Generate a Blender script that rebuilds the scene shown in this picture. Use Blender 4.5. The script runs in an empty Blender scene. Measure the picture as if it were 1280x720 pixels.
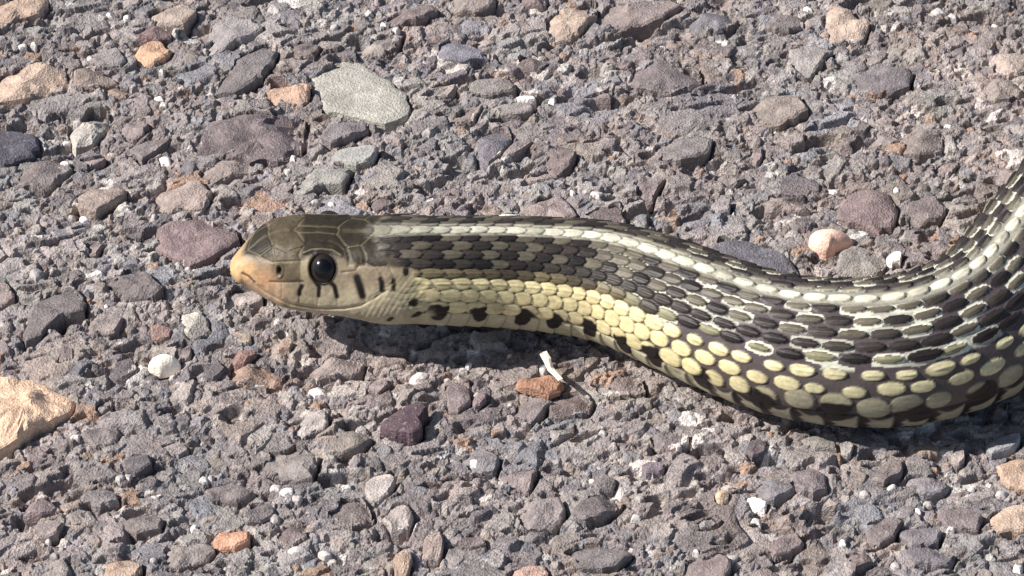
# A garter snake on coarse weathered asphalt.  1 Blender unit = 1 cm (unit scale set below).
import bpy, math, random
import numpy as np
from mathutils import Vector
random.seed(7)
RNG = np.random.RandomState(11)
sc = bpy.context.scene
col = sc.collection
sc.unit_settings.system = 'METRIC'
sc.unit_settings.scale_length = 0.01
PI = math.pi
# ------------------------------------------------------------------ camera
ELEV = math.radians(40.0)
DIST = 60.0
cd = bpy.data.cameras.new('camera')
cam = bpy.data.objects.new('camera', cd)
col.objects.link(cam)
cam.location = (0, -DIST * math.cos(ELEV), DIST * math.sin(ELEV))
cam.rotation_euler = (PI / 2 - ELEV, 0, 0)
cd.sensor_width = 36.0
cd.lens = 36.0 * DIST / 12.8
cd.clip_start = 1.0
cd.clip_end = 5000.0
sc.camera = cam
# ------------------------------------------------------------------ world and sun
SUN = Vector((-1.12, -0.12, 1.0)).normalized()           # towards the sun
w = bpy.data.worlds.new('World')
sc.world = w
w.use_nodes = True
nt = w.node_tree
bg = nt.nodes['Background']
sky = nt.nodes.new('ShaderNodeTexSky')
sky.sky_type = 'NISHITA'
sky.sun_disc = False
sky.sun_elevation = math.asin(SUN.z)
sky.sun_rotation = math.atan2(SUN.x, SUN.y)
nt.links.new(sky.outputs[0], bg.inputs[0])
bg.inputs[1].default_value = 0.07
sd = bpy.data.lights.new('sun', 'SUN')
sd.energy = 4.9
sd.angle = math.radians(0.6)
sd.color = (1.0, 0.955, 0.90)
sun = bpy.data.objects.new('sun', sd)
col.objects.link(sun)
sun.rotation_euler = (-SUN).to_track_quat('-Z', 'Y').to_euler()
sun.location = SUN * 50
sc.view_settings.view_transform = 'Standard'
sc.view_settings.look = 'None'
sc.view_settings.exposure = 0.35
sc.view_settings.gamma = 1.0
sc.view_settings.use_curve_mapping = False

# ------------------------------------------------------------------ pixel <-> world helpers
CL = np.array(cam.location)
FX = np.array([1.0, 0, 0])
FY = np.array([0, math.sin(ELEV), math.cos(ELEV)])      # camera up
FZ = np.array([0, math.cos(ELEV), -math.sin(ELEV)])     # camera forward
K = 12.8 / DIST / 1280.0


def at(px, py, z=0.0):
    """photo pixel -> point on the level z"""
    d = FZ + FX * ((px - 640) * K) + FY * (-(py - 360) * K)
    t = (z - CL[2]) / d[2]
    return CL + d * t


def proj(P):
    q = P - CL
    zz = q @ FZ
    return 640 + (q @ FX) / zz / K, 360 - (q @ FY) / zz / K


def lin(c):
    c = np.asarray(c, dtype=np.float64) / 255.0
    return np.where(c <= 0.04045, c / 12.92, ((c + 0.055) / 1.055) ** 2.4)


# ------------------------------------------------------------------ noise in numpy
def h01(ix, iy, seed):
    a = (ix.astype(np.int64) * 374761393 + iy.astype(np.int64) * 668265263 + seed * 974634777) & 0xFFFFFFFF
    a = ((a ^ (a >> 13)) * 1274126177) & 0xFFFFFFFF
    a = ((a ^ (a >> 16)) * 2246822519) & 0xFFFFFFFF
    a = a ^ (a >> 15)
    return (a & 0xFFFFFF).astype(np.float32) / np.float32(0xFFFFFF)


def vnoise(x, y, seed=0):
    ix = np.floor(x); iy = np.floor(y)
    fx = (x - ix).astype(np.float32); fy = (y - iy).astype(np.float32)
    fx = fx * fx * (3 - 2 * fx); fy = fy * fy * (3 - 2 * fy)
    ix = ix.astype(np.int64); iy = iy.astype(np.int64)
    a = h01(ix, iy, seed); b = h01(ix + 1, iy, seed)
    c = h01(ix, iy + 1, seed); d = h01(ix + 1, iy + 1, seed)
    return (a * (1 - fx) + b * fx) * (1 - fy) + (c * (1 - fx) + d * fx) * fy - 0.5


def fbm(x, y, oct=3, seed=0):
    s = 0; a = 1.0
    for i in range(oct):
        s = s + a * vnoise(x * 2 ** i, y * 2 ** i, seed + i * 17)
        a *= 0.5
    return s


def sstep(a, b, x):
    t = np.clip((x - a) / (b - a), 0, 1)
    return t * t * (3 - 2 * t)


# ------------------------------------------------------------------ mesh helpers
def grid_faces(nu, nv, wrap_v=False):
    i = np.arange(nu - 1)[:, None]
    j = np.arange(nv if wrap_v else nv - 1)[None, :]
    j2 = (j + 1) % nv
    a = i * nv + j; b = (i + 1) * nv + j; c = (i + 1) * nv + j2; d = i * nv + j2
    return np.stack([a, b, c, d], -1).reshape(-1, 4)


def make_mesh(name, V, F, C=None, smooth=True):
    me = bpy.data.meshes.new(name)
    V = np.ascontiguousarray(V, dtype=np.float32)
    me.vertices.add(len(V))
    me.vertices.foreach_set('co', V.ravel())
    nf = len(F)
    k = F.shape[1]
    me.loops.add(nf * k)
    me.loops.foreach_set('vertex_index', np.ascontiguousarray(F, dtype=np.int32).ravel())
    me.polygons.add(nf)
    me.polygons.foreach_set('loop_start', np.arange(0, nf * k, k, dtype=np.int32))
    me.polygons.foreach_set('use_smooth', np.full(nf, smooth))
    me.update(calc_edges=True)
    if C is not None:
        at_ = me.color_attributes.new('tint', 'FLOAT_COLOR', 'POINT')
        cc = np.ones((len(V), 4), dtype=np.float32)
        cc[:, :3] = C
        at_.data.foreach_set('color', cc.ravel())
    me.validate()
    return me


def link(name, me, parent=None, mat=None):
    o = bpy.data.objects.new(name, me)
    col.objects.link(o)
    if parent is not None:
        o.parent = parent
    if mat is not None:
        o.data.materials.clear()
        o.data.materials.append(mat)
    return o


# ------------------------------------------------------------------ materials
def mineral_material(name, rough=0.85, grit=1.0, spec=0.3):
    m = bpy.data.materials.new(name)
    m.use_nodes = True
    n = m.node_tree; N = n.nodes; L = n.links
    bs = N['Principled BSDF']
    va = N.new('ShaderNodeAttribute'); va.attribute_name = 'tint'
    tc = N.new('ShaderNodeTexCoord')
    n1 = N.new('ShaderNodeTexNoise'); n1.inputs['Scale'].default_value = 5.0; n1.inputs['Detail'].default_value = 6
    n1.inputs['Roughness'].default_value = 0.65
    n2 = N.new('ShaderNodeTexNoise'); n2.inputs['Scale'].default_value = 26.0; n2.inputs['Detail'].default_value = 4
    n2.inputs['Roughness'].default_value = 0.7
    n3 = N.new('ShaderNodeTexVoronoi'); n3.inputs['Scale'].default_value = 34.0
    for q in (n1, n2, n3):
        L.new(tc.outputs['Object'], q.inputs['Vector'])
    r1 = N.new('ShaderNodeMapRange'); r1.inputs['From Min'].default_value = 0.3; r1.inputs['From Max'].default_value = 0.7
    r1.inputs['To Min'].default_value = 0.70; r1.inputs['To Max'].default_value = 1.30
    L.new(n1.outputs['Fac'], r1.inputs['Value'])
    r2 = N.new('ShaderNodeMapRange'); r2.inputs['From Min'].default_value = 0.3; r2.inputs['From Max'].default_value = 0.7
    r2.inputs['To Min'].default_value = 1 - 0.33 * grit; r2.inputs['To Max'].default_value = 1 + 0.33 * grit
    L.new(n2.outputs['Fac'], r2.inputs['Value'])
    mu = N.new('ShaderNodeMath'); mu.operation = 'MULTIPLY'
    L.new(r1.outputs[0], mu.inputs[0]); L.new(r2.outputs[0], mu.inputs[1])
    sc_ = N.new('ShaderNodeVectorMath'); sc_.operation = 'SCALE'
    L.new(va.outputs['Color'], sc_.inputs[0]); L.new(mu.outputs[0], sc_.inputs['Scale'])
    # pale mineral grains
    sp = N.new('ShaderNodeMapRange'); sp.inputs['From Min'].default_value = 0.62 ; sp.inputs['From Max'].default_value = 0.70
    sp.inputs['To Max'].default_value = 0.55 * grit
    n4 = N.new('ShaderNodeTexNoise'); n4.inputs['Scale'].default_value = 19.0; n4.inputs['Detail'].default_value = 2
    L.new(tc.outputs['Object'], n4.inputs['Vector'])
    L.new(n4.outputs['Fac'], sp.inputs['Value'])
    mx = N.new('ShaderNodeMix'); mx.data_type = 'RGBA'
    L.new(sp.outputs[0], mx.inputs['Factor'])
    L.new(sc_.outputs[0], mx.inputs[6]); mx.inputs[7].default_value = (0.42, 0.40, 0.38, 1)
    L.new(mx.outputs[2], bs.inputs['Base Color'])
    bs.inputs['Roughness'].default_value = rough
    bs.inputs['Specular IOR Level'].default_value = spec
    ad = N.new('ShaderNodeMath'); ad.operation = 'ADD'
    L.new(n2.outputs['Fac'], ad.inputs[0]); 
    m3 = N.new('ShaderNodeMath'); m3.operation = 'MULTIPLY'; m3.inputs[1].default_value = 0.5
    L.new(n3.outputs['Distance'], m3.inputs[0]); L.new(m3.outputs[0], ad.inputs[1])
    bp = N.new('ShaderNodeBump'); bp.inputs['Strength'].default_value = 0.9; bp.inputs['Distance'].default_value = 0.035 * grit
    L.new(ad.outputs[0], bp.inputs['Height']); L.new(bp.outputs[0], bs.inputs['Normal'])
    return m


M_ASPHALT = mineral_material('weathered asphalt')
M_STONE = mineral_material('crushed stone', 0.8, 0.75)
M_SMOOTH = mineral_material('worn pebble', 0.6, 0.3, 0.4)


# ------------------------------------------------------------------ stones
# (outline in photo pixels, colour as it looks in sunlight, height of its top in cm, roughness of the top)
STONES = [
 ([(382,88),(410,70),(446,66),(470,85),(500,112),(513,132),(505,148),(480,158),(455,150),(430,143),(404,138),(396,115),(386,100)], (166,158,142), .06, .25, 'pale greenish grey flat stone'),
 ([(165,65),(185,47),(200,47),(214,60),(210,68),(190,77),(172,76)], (206,148,106), .16, 1, 'rounded orange tan stone'),
 ([(-10,92),(25,78),(55,72),(82,76),(84,95),(78,112),(50,116),(30,122),(0,128),(-20,110)], (190,154,126), .14, 1.2, 'pinkish tan rough stone'),
 ([(92,84),(110,80),(135,88),(150,98),(125,106),(100,108),(92,100)], (142,118,104), .16, .8, None),
 ([(132,106),(150,100),(165,112),(155,120),(138,116)], (155,125,104), .1, 1, None),
 ([(330,115),(340,100),(352,98),(368,104),(385,106),(388,120),(378,132),(355,128),(330,128)], (190,142,112), .12, 1.3, 'orange brown broken stone'),
 ([(-10,-4),(30,-12),(55,-5),(60,8),(45,18),(20,22),(0,36),(-20,20)], (176,140,114), .15, 1, 'tan stone in the corner'),
 ([(172,12),(200,0),(235,5),(245,18),(232,30),(205,28),(180,25)], (160,136,120), .14, 1, None),
 ([(160,36),(180,28),(210,32),(215,42),(195,46),(170,44)], (128,98,94), .16, .8, None),
 ([(112,72),(130,52),(145,55),(158,72),(150,80),(125,80)], (132,128,126), .14, .6, None),
 ([(255,60),(262,30),(285,12),(310,20),(330,35),(318,42),(290,52),(262,66)], (140,135,135), .2, .9, None),
 ([(268,110),(290,78),(310,62),(335,52),(348,60),(342,78),(325,98),(300,112),(275,115)], (116,112,112), .2, .5, 'flat dark grey stone'),
 ([(246,178),(262,160),(285,140),(320,133),(360,135),(385,145),(380,165),(378,185),(355,200),(320,200),(290,196),(255,192)], (112,101,103), .22, 1.4, 'large dark purplish brown stone'),
 ([(243,206),(265,198),(290,200),(325,208),(320,214),(290,218),(262,232),(248,222)], (136,124,116), .25, .8, None),
 ([(-10,152),(20,155),(45,168),(50,185),(35,196),(10,205),(-20,205),(-24,175)], (74,78,96), .08, .6, 'dark blue grey stone'),
 ([(15,208),(40,195),(82,196),(92,205),(75,220),(55,235),(35,228),(15,225)], (124,108,104), .18, .7, None),
 ([(97,234),(115,226),(150,226),(158,236),(140,250),(118,264),(100,256)], (152,128,114), .28, .5, 'pinkish tan stone with a deep gap below'),
 ([(192,245),(205,230),(235,224),(255,232),(265,245),(255,262),(230,258),(205,262)], (152,128,116), .18, .8, None),
 ([(193,295),(210,276),(240,268),(275,272),(295,285),(303,298),(285,312),(262,328),(240,332),(215,318),(195,308)], (134,106,104), .16, .9, 'flat reddish brown stone'),
 ([(28,420),(38,385),(60,362),(90,350),(102,355),(106,375),(104,392),(75,396),(60,410),(38,428)], (112,107,106), .27, .5, 'blocky dark grey stone'),
 ([(408,194),(425,182),(462,180),(472,185),(466,200),(445,206),(425,200)], (150,154,147), .22, .3, 'pale grey slate chip'),
 ([(362,240),(375,220),(400,198),(408,200),(440,212),(428,236),(405,232),(385,242)], (138,140,132), .17, .6, None),
 ([(400,172),(408,155),(430,145),(455,146),(462,158),(440,168),(415,178)], (124,119,121), .26, .5, None),
 ([(540,68),(545,50),(560,45),(590,52),(605,62),(605,72),(580,75),(555,74)], (114,118,133), .1, .6, 'blue grey stone'),
 ([(610,128),(640,122),(668,125),(665,135),(650,140),(625,138)], (136,131,126), .18, .5, None),
 ([(676,20),(690,0),(745,-5),(748,12),(730,30),(712,46),(690,46),(678,38)], (178,148,124), .16, 1.2, 'broad tan stone'),
 ([(560,0),(565,8),(600,10),(618,0),(612,-12),(570,-14)], (136,124,118), .24, .6, None),
 ([(595,190),(596,170),(610,155),(635,152),(640,165),(630,185),(612,204),(600,200)], (112,112,124), .12, .6, None),
 ([(628,190),(650,170),(662,166),(665,175),(650,188),(636,196)], (138,130,126), .2, .4, None),
 ([(650,265),(665,240),(690,232),(710,252),(722,268),(700,276),(660,276)], (148,124,118), .1, .9, None),
 ([(1040,262),(1062,240),(1080,232),(1110,236),(1122,252),(1118,275),(1095,286),(1070,275),(1048,272)], (128,110,109), .22, .7, 'flat brownish stone'),
 ([(885,310),(900,300),(935,298),(965,310),(990,325),(1000,338),(975,350),(945,345),(910,325)], (92,96,110), .1, .6, 'dark blue grey stone beside the body'),
 ([(1045,330),(1052,312),(1075,306),(1105,312),(1110,330),(1090,345),(1060,345)], (138,134,126), .14, .8, None),
 ([(888,254),(900,246),(914,248),(912,262),(895,264)], (142,138,137), .16, .4, None),
 ([(1130,262),(1140,245),(1165,240),(1185,250),(1175,268),(1150,275)], (124,114,112), .2, .7, None),
 ([(635,515),(645,500),(668,495),(690,500),(680,515),(660,530),(645,522)], (122,114,113), .13, .6, None),
 ([(556,480),(570,475),(585,482),(590,500),(575,512),(562,512)], (120,108,110), .17, .6, None),
 ([(590,505),(598,490),(608,485),(607,500),(596,514)], (138,120,124), .17, .5, None),
 ([(283,470),(288,456),(300,452),(330,452),(358,462),(350,475),(335,484),(310,482),(288,478)], (164,126,104), .17, 1, 'orange brown stone'),
 ([(288,455),(298,442),(316,438),(322,443),(302,457)], (152,108,94), .2, .8, None),
 ([(345,433),(355,424),(366,428),(362,437),(348,438)], (172,136,114), .2, .8, None),
 ([(292,425),(300,416),(315,418),(314,428),(298,430)], (166,140,116), .14, .8, None),
 ([(220,388),(240,390),(260,398),(262,410),(255,420),(238,422),(226,408)], (172,162,146), .16, .9, 'pale beige stone'),
 ([(188,405),(200,402),(215,408),(212,420),(196,425),(190,420)], (158,116,102), .14, .6, None),
 ([(150,650),(160,640),(185,636),(205,645),(200,660),(170,664)], (120,113,110), .22, .6, None),
 ([(265,672),(275,662),(295,658),(312,665),(310,678),(290,684),(270,682)], (210,138,98), .12, .9, 'small bright orange stone'),
 ([(122,700),(140,694),(165,694),(178,702),(175,716),(150,724),(130,715)], (174,138,112), .15, .7, None),
 ([(455,605),(465,594),(485,592),(497,600),(488,615),(470,628),(458,620)], (166,158,150), .15, .4, 'pale grey smooth stone'),
 ([(478,650),(490,632),(505,625),(518,645),(510,662),(490,665)], (160,150,142), .12, .8, None),
 ([(490,700),(495,684),(510,682),(515,695),(510,715),(495,724)], (172,136,110), .18, 1.1, None),
 ([(525,690),(532,668),(550,662),(555,680),(548,695),(530,697)], (158,132,120), .2, 1.1, None),
 ([(632,714),(645,708),(680,706),(686,722),(660,732),(636,730)], (188,140,118), .1, .9, None),
 ([(1246,580),(1262,570),(1300,565),(1310,600),(1285,612),(1262,606),(1250,596)], (192,150,118), .14, .7, 'tan orange stone at the edge'),
 ([(1232,650),(1245,636),(1270,630),(1300,632),(1305,660),(1270,662),(1235,664)], (186,150,122), .2, .6, 'tan blocky stone at the edge'),
 ([(1232,560),(1245,545),(1265,536),(1277,545),(1268,560),(1240,568)], (142,148,152), .2, .6, None),
 ([(1128,592),(1160,592),(1188,600),(1182,612),(1160,618),(1140,612)], (130,127,133), .17, .5, None),
 ([(1143,560),(1155,552),(1175,556),(1172,566),(1150,567)], (168,136,114), .14, .5, None),
 ([(1188,568),(1195,555),(1205,555),(1206,575),(1195,582)], (146,136,130), .2, .5, None),
 ([(1000,550),(1018,546),(1045,553),(1045,565),(1020,562)], (142,132,121), .2, .6, None),
 ([(1050,555),(1062,548),(1067,558),(1062,572),(1052,568)], (148,145,138), .22, .5, None),
 ([(850,705),(862,690),(900,690),(915,705),(905,728),(860,730)], (134,112,108), .12, .7, None),
 ([(945,610),(955,600),(985,603),(995,615),(970,628),(950,625)], (118,118,124), .12, .7, None),
 ([(990,590),(1005,582),(1030,595),(1035,615),(1015,622),(995,612)], (124,115,117), .24, .8, None),
 ([(932,565),(938,548),(960,548),(956,568),(942,575)], (98,90,95), .2, .5, None),
 ([(1020,18),(1035,8),(1065,12),(1085,30),(1080,48),(1045,50),(1025,35)], (176,146,124), .15, 1.2, None),
 ([(1236,95),(1238,70),(1260,62),(1285,65),(1290,90),(1260,98)], (172,146,130), .14, 1, None),
 ([(1228,125),(1236,106),(1262,104),(1280,115),(1262,128)], (150,132,120), .16, 1, None),
 ([(85,160),(110,130),(135,128),(137,145),(120,175),(95,185)], (168,163,150), .05, 1.2, 'pale gritty stone'),
 ([(160,180),(185,170),(215,168),(200,182),(178,198)], (120,112,110), .2, .4, None),
 ([(130,340),(150,325),(175,330),(190,350),(205,365),(190,372),(160,370),(140,362)], (106,101,100), .2, 1.2, None),
 ([(138,470),(145,455),(165,448),(172,462),(150,478)], (104,99,102), .15, .4, None),
 ([(254,470),(258,455),(275,453),(281,465),(268,476)], (94,90,94), .22, .5, None),
 ([(398,562),(415,552),(440,538),(467,545),(455,558),(425,566)], (132,124,113), .24, .6, None),
 ([(470,20),(500,6),(540,4),(548,16),(520,26),(485,30)], (116,104,102), .16, 1, None),
 ([(585,100),(600,92),(640,96),(648,106),(620,114),(590,112)], (126,122,116), .18, .6, None),
 ([(720,20),(760,2),(830,-4),(850,10),(820,26),(770,34),(735,32)], (128,116,112), .2, 1, None),
 ([(860,22),(885,8),(915,10),(925,22),(900,34),(870,34)], (104,108,116), .18, .8, None),
 ([(955,20),(970,10),(1002,16),(1006,28),(980,36),(960,32)], (118,112,110), .17, .7, None),
 ([(780,90),(820,72),(870,78),(880,98),(840,116),(800,112)], (118,110,110), .2, .8, None),
 ([(930,130),(960,112),(1000,118),(1010,140),(975,156),(940,150)], (140,122,110), .15, .8, None),
 ([(820,180),(850,165),(890,172),(885,192),(850,202),(825,196)], (122,118,116), .18, .7, None),
 ([(1060,90),(1100,78),(1140,88),(1135,108),(1095,118),(1068,108)], (112,108,112), .2, .8, None),
 ([(1120,170),(1150,158),(1180,166),(1178,184),(1150,192),(1125,186)], (128,118,112), .16, .7, None),
 ([(100,545),(125,530),(150,540),(145,552),(120,560)], (128,120,116), .12, .7, None),
 ([(100,620),(118,606),(145,612),(148,626),(122,632)], (130,126,124), .14, .5, None),
 ([(152,572),(162,560),(186,568),(190,582),(172,592),(158,586)], (98,94,100), .16, .4, None),
 ([(40,655),(60,648),(80,655),(70,668),(48,670)], (132,122,118), .2, .5, None),
 ([(330,560),(365,552),(400,570),(390,600),(350,600),(325,580)], (132,118,112), .1, 1.3, None),
 ([(300,650),(320,628),(342,618),(345,635),(325,652)], (118,112,112), .24, .6, None),
 ([(250,600),(285,600),(318,612),(300,626),(262,620)], (112,106,104), .14, .8, None),
 ([(560,570),(600,560),(625,570),(618,588),(580,592)], (118,116,120), .12, .9, None),
 ([(640,640),(660,622),(700,622),(708,640),(690,660),(655,662)], (128,120,118), .14, 1.3, None),
 ([(715,640),(735,615),(765,612),(780,628),(760,645),(730,655)], (110,105,106), .2, .8, None),
 ([(738,600),(752,588),(770,598),(765,612),(745,614)], (122,118,116), .18, .6, None),
 ([(800,585),(812,578),(832,582),(828,594),(808,596)], (122,112,122), .16, .3, None),
 ([(805,548),(830,536),(862,545),(858,562),(825,562)], (120,113,112), .12, .9, None),
 ([(1085,600),(1110,575),(1130,570),(1128,592),(1105,606)], (122,114,110), .2, .6, None),
 ([(1080,665),(1110,640),(1130,645),(1118,668),(1095,680)], (124,115,112), .2, .5, None),
 ([(1125,690),(1160,682),(1195,695),(1185,708),(1150,704)], (114,112,120), .16, .6, None),
 ([(1170,640),(1200,628),(1230,645),(1220,662),(1188,660)], (122,112,112), .16, .5, None),
 ([(1120,660),(1150,650),(1178,662),(1172,680),(1140,684)], (116,112,118), .14, .6, None),
 ([(700,690),(740,676),(790,690),(770,712),(720,712)], (112,110,110), .08, .8, None),
]
# small white and pale pebbles set in the surface: x, y, half width px, half height px, colour
PEB = [(137,13,6,5),(158,20,6,5),(28,54,7,4),(42,52,6,5),(112,68,5,5),(202,84,5,5),(205,127,7,6),(199,118,7,5),
 (418,33,6,5),(480,29,7,4),(495,36,7,5),(526,46,4,4),(150,597,6,5),(159,594,6,5),(253,598,6,4),(263,594,5,5),
 (345,646,8,7),(345,607,9,6),(358,613,9,6),(370,620,9,6),(97,548,5,5),(595,576,7,7),(96,148,6,4),(82,172,8,4),(205,196,12,11),
 (398,484,12,8),(525,468,12,6),(586,456,5,4),(597,491,6,5),(638,503,6,6),(656,528,5,3),(754,541,6,4),(797,648,9,6),(800,623,6,5),
 (915,694,10,6),(870,688,6,5),(848,561,5,4),(740,598,5,4),(89,268,7,5),(104,270,6,4),(193,268,4,6),(28,406,6,5),(133,378,4,5),(45,345,9,8),
 (394,254,10,6),(415,256,5,4),(744,240,11,5),(1042,235,8,4),(1120,234,5,4),(716,238,5,5),(1172,12,12,6),(1190,18,8,6),(1245,25,7,6),
 (1010,8,6,5),(690,122,6,5),(604,66,6,4),(597,86,5,4),(366,198,5,6),(60,672,4,4),(68,688,6,4),(405,690,9,5),(375,688,16,6),(242,655,6,5),
 (192,700,5,3),(1053,676,6,6),(1120,703,6,5),(1148,636,7,5),(1215,610,5,4),(1252,618,9,5),(1190,660,7,4),(1272,712,7,8),(1018,605,4,3),
 (946,650,10,7),(680,462,6,5),(560,470,5,4),(1160,624,7,5),(80,200,7,4),(370,236,4,4),(640,285,6,3),(1115,610,6,4),(1080,617,7,6),(236,380,4,4),(62,415,5,4)]
EXTRA = [([(645,115),(668,118),(670,123),(648,122)], (246,240,228), .18, .2, 'long white chip'),
 ([(618,269),(628,264),(648,267),(649,275),(630,276)], (240,234,224), .16, .3, 'white chip by the body'),
 ([(1107,322),(1118,313),(1128,315),(1126,326),(1112,328)], (232,224,214), .2, .6, 'pinkish white chip'),
 ([(932,624),(944,624),(958,630),(957,639),(942,636)], (244,236,228), .18, .4, 'oblong white chip'),
 ([(893,622),(900,612),(912,618),(910,632),(898,631)], (205,168,126), .16, 1.2, 'small yellow brown stone')]


def in_frame_pts(poly, z):
    return np.array([at(x, y, z)[:2] for x, y in poly])


def poly_radius(P, th):
    """distance from the centroid to the outline at angles th"""
    c = P.mean(0)
    Q = P - c
    R = np.zeros(len(th))
    d = np.stack([np.cos(th), np.sin(th)], 1)
    for i in range(len(Q)):
        a = Q[i]; b = Q[(i + 1) % len(Q)]
        e = b - a
        den = d[:, 0] * e[1] - d[:, 1] * e[0]
        den = np.where(np.abs(den) < 1e-9, 1e-9, den)
        t = (a[0] * e[1] - a[1] * e[0]) / den
        u = (a[0] * d[:, 1] - a[1] * d[:, 0]) / den
        ok = (t > 0) & (u >= -1e-6) & (u <= 1 + 1e-6)
        R = np.where(ok & (t > R), t, R)
    R[R == 0] = R[R > 0].mean() if (R > 0).any() else 0.1
    return c, R


FLUSH = 0.30        # how far embedded stones stand out of the surface


class Stone:
    pass


def prep_stone(P, color, top, rough, label=None, seed=0, mat=None, base=-0.22, kind='stone', round_=0.0, tint_noise=0.10):
    s = Stone()
    if kind == 'stone' and label != 'x':
        top = top * FLUSH
    color = np.array(color, float)
    g_ = color.mean(); color = g_ + (color - g_) * ((.60 if color[0] >= color[2] else .45) if kind == 'stone' else 1.0)
    if kind == 'stone' and abs(color[0] - color[2]) < 12:
        color = color + np.array([4, -1, -2])
    s.P = P; s.color = color; s.top = top; s.rough = rough; s.label = label; s.seed = seed
    s.mat = mat or M_STONE; s.base = base; s.kind = kind; s.round_ = round_; s.tn = tint_noise
    th = np.linspace(0, 2 * PI, 64, endpoint=False)
    s.c, s.R64 = poly_radius(P, th)
    s.rm = s.R64.mean()
    r = np.random.RandomState(seed + 5)
    s.tilt = np.array([0.07, -0.09]) + r.uniform(-0.08, 0.08, 2)
    s.small = False
    s.gap = r.choice([.4, .8, 1.2, 1.6, 2.0]) if s.rm > .2 else r.choice([.3, .8, 1.3])
    return s


def stone_mesh(s, M=30):
    r = np.random.RandomState(s.seed + 99)
    th = np.linspace(0, 2 * PI, M, endpoint=False)
    R = np.interp(th, np.linspace(0, 2 * PI, 65), np.append(s.R64, s.R64[0]))
    R = R * (1 + (0.045 if s.kind == 'stone' else .022) * (1 - s.round_) * r.standard_normal(M))
    if s.round_ > 0.35:
        R = (R + np.roll(R, 1) + np.roll(R, -1)) / 3
    fr = [0.0, .2, .4, .6, .76, .88, .955, 1.0, 1.035, 1.06]
    rings = []
    thick = s.top - s.base
    edge = np.abs(r.standard_normal(M)) * (0.5 if s.kind == 'stone' else .15)
    edge = (edge + np.roll(edge, 1) + np.roll(edge, 2)) / 3
    V = []; 
    for k, f in enumerate(fr):
        x = R * f * np.cos(th); y = R * f * np.sin(th)
        X = s.c[0] + x; Y = s.c[1] + y
        n = fbm(X * 3.2 + s.seed, Y * 3.2, 3, s.seed) * 0.085 + fbm(X * 9 + s.seed, Y * 9, 2, s.seed + 3) * 0.035
        # a few flat facets
        fc = np.maximum.reduce([0.0 * X] + [np.maximum(0, (x * math.cos(a) + y * math.sin(a)) / s.rm - o) * 0.16
                                           for a, o in zip(r.RandomState(0).uniform(0, 6.28, 3) if False else FAC[s.seed % 40][0], FAC[s.seed % 40][1])])
        z = s.top + s.tilt[0] * x + s.tilt[1] * y + n * s.rough - fc * min(1, s.rm / 0.3) * s.rough
        if s.small:
            z = z + s.dome * (math.sqrt(max(0, 1 - min(f, 1) ** 2.6)) - .3)
        z = z - s.round_ * max(s.top, .06) * 1.1 * f ** 3
        if f > 0.9:
            z = z - (f - 0.9) / 0.1 * 0.035 * (0.4 + edge) * (1 if f <= 1 else 1)
        if k == len(fr) - 2:
            z = z * 0.35 + s.base * 0.65 + 0.04
        if k == len(fr) - 1:
            z = np.full(M, s.base)
        V.append(np.stack([X, Y, z], 1))
    V0 = V[0].mean(0)[None]
    VV = np.concatenate([V0] + V[1:])
    nr = len(fr) - 1
    F = []
    for j in range(M):
        F.append((0, 1 + j, 1 + (j + 1) % M, 1 + (j + 1) % M))
    tri = np.array([f[:3] for f in F])
    q = grid_faces(nr, M, True) + 1
    q = q[:, ::-1]
    # split quads to triangles for one face size
    q3 = np.concatenate([q[:, [0, 1, 2]], q[:, [0, 2, 3]]])
    # winding: make top faces look up
    allF = np.concatenate([tri, q3])
    a = VV[allF[:, 0]]; b = VV[allF[:, 1]]; c = VV[allF[:, 2]]
    if np.cross(b - a, c - a)[:M * 2, 2].sum() < 0:
        tri = tri[:, ::-1]
    n2 = np.cross(VV[q3[:, 1]] - VV[q3[:, 0]], VV[q3[:, 2]] - VV[q3[:, 0]])
    if n2[:M, 2].sum() < 0:
        q3 = q3[:, ::-1]
    nt_ = np.cross(VV[tri[:, 1]] - VV[tri[:, 0]], VV[tri[:, 2]] - VV[tri[:, 0]])
    if nt_[:, 2].sum() < 0:
        tri = tri[:, ::-1]
    allF = np.concatenate([tri, q3])
    base = lin(s.color) * ALB
    nn = fbm(VV[:, 0] * 4 + 7, VV[:, 1] * 4, 3, s.seed + 40)
    C = base[None] * (1 + s.tn * 2.0 * nn[:, None])
    VV = VV - np.array([s.c[0], s.c[1], 0])
    me = make_mesh(s.kind, VV, allF, C, smooth=True)
    me.set_sharp_from_angle(angle=math.radians(21))
    return me


_fr = np.random.RandomState(3)
FAC = [(_fr.uniform(0, 6.28, 3), _fr.uniform(0.05, 0.6, 3)) for _ in range(40)]
ALB = 1.30          # sunlit look -> surface reflectance

stones = []
i = 0
for poly, c, top, ro, lab in STONES + EXTRA:
    i += 1
    stones.append(prep_stone(in_frame_pts(poly, top * FLUSH), c, top, ro, lab, seed=i * 7))
for (x, y, a, b) in PEB:
    i += 1
    r = random.Random(i)
    n = r.choice([4, 5, 6])
    top = r.uniform(.07, .15)
    cx0, cy0 = at(x, y, top * .42)[:2]
    pl = []
    for k in range(n):
        t = 2 * PI * k / n + .5
        f = r.uniform(.65, 1.3) * .0105
        pl.append((cx0 + a * f * math.cos(t), cy0 + b * 1.25 * f * math.sin(t)))
    g = r.uniform(0.62, .97)
    stones.append(prep_stone(np.array(pl), (238 * g, 232 * g, 224 * g), top, .5, None, seed=i * 7,
                             mat=M_SMOOTH, round_=.2))
    s = stones[-1]; s.small = True; s.gap = .3; s.dome = min(.035, .5 * s.rm); s.top = .02; s.base = -.12; s.tilt *= .5
n_listed = len(stones)

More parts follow.
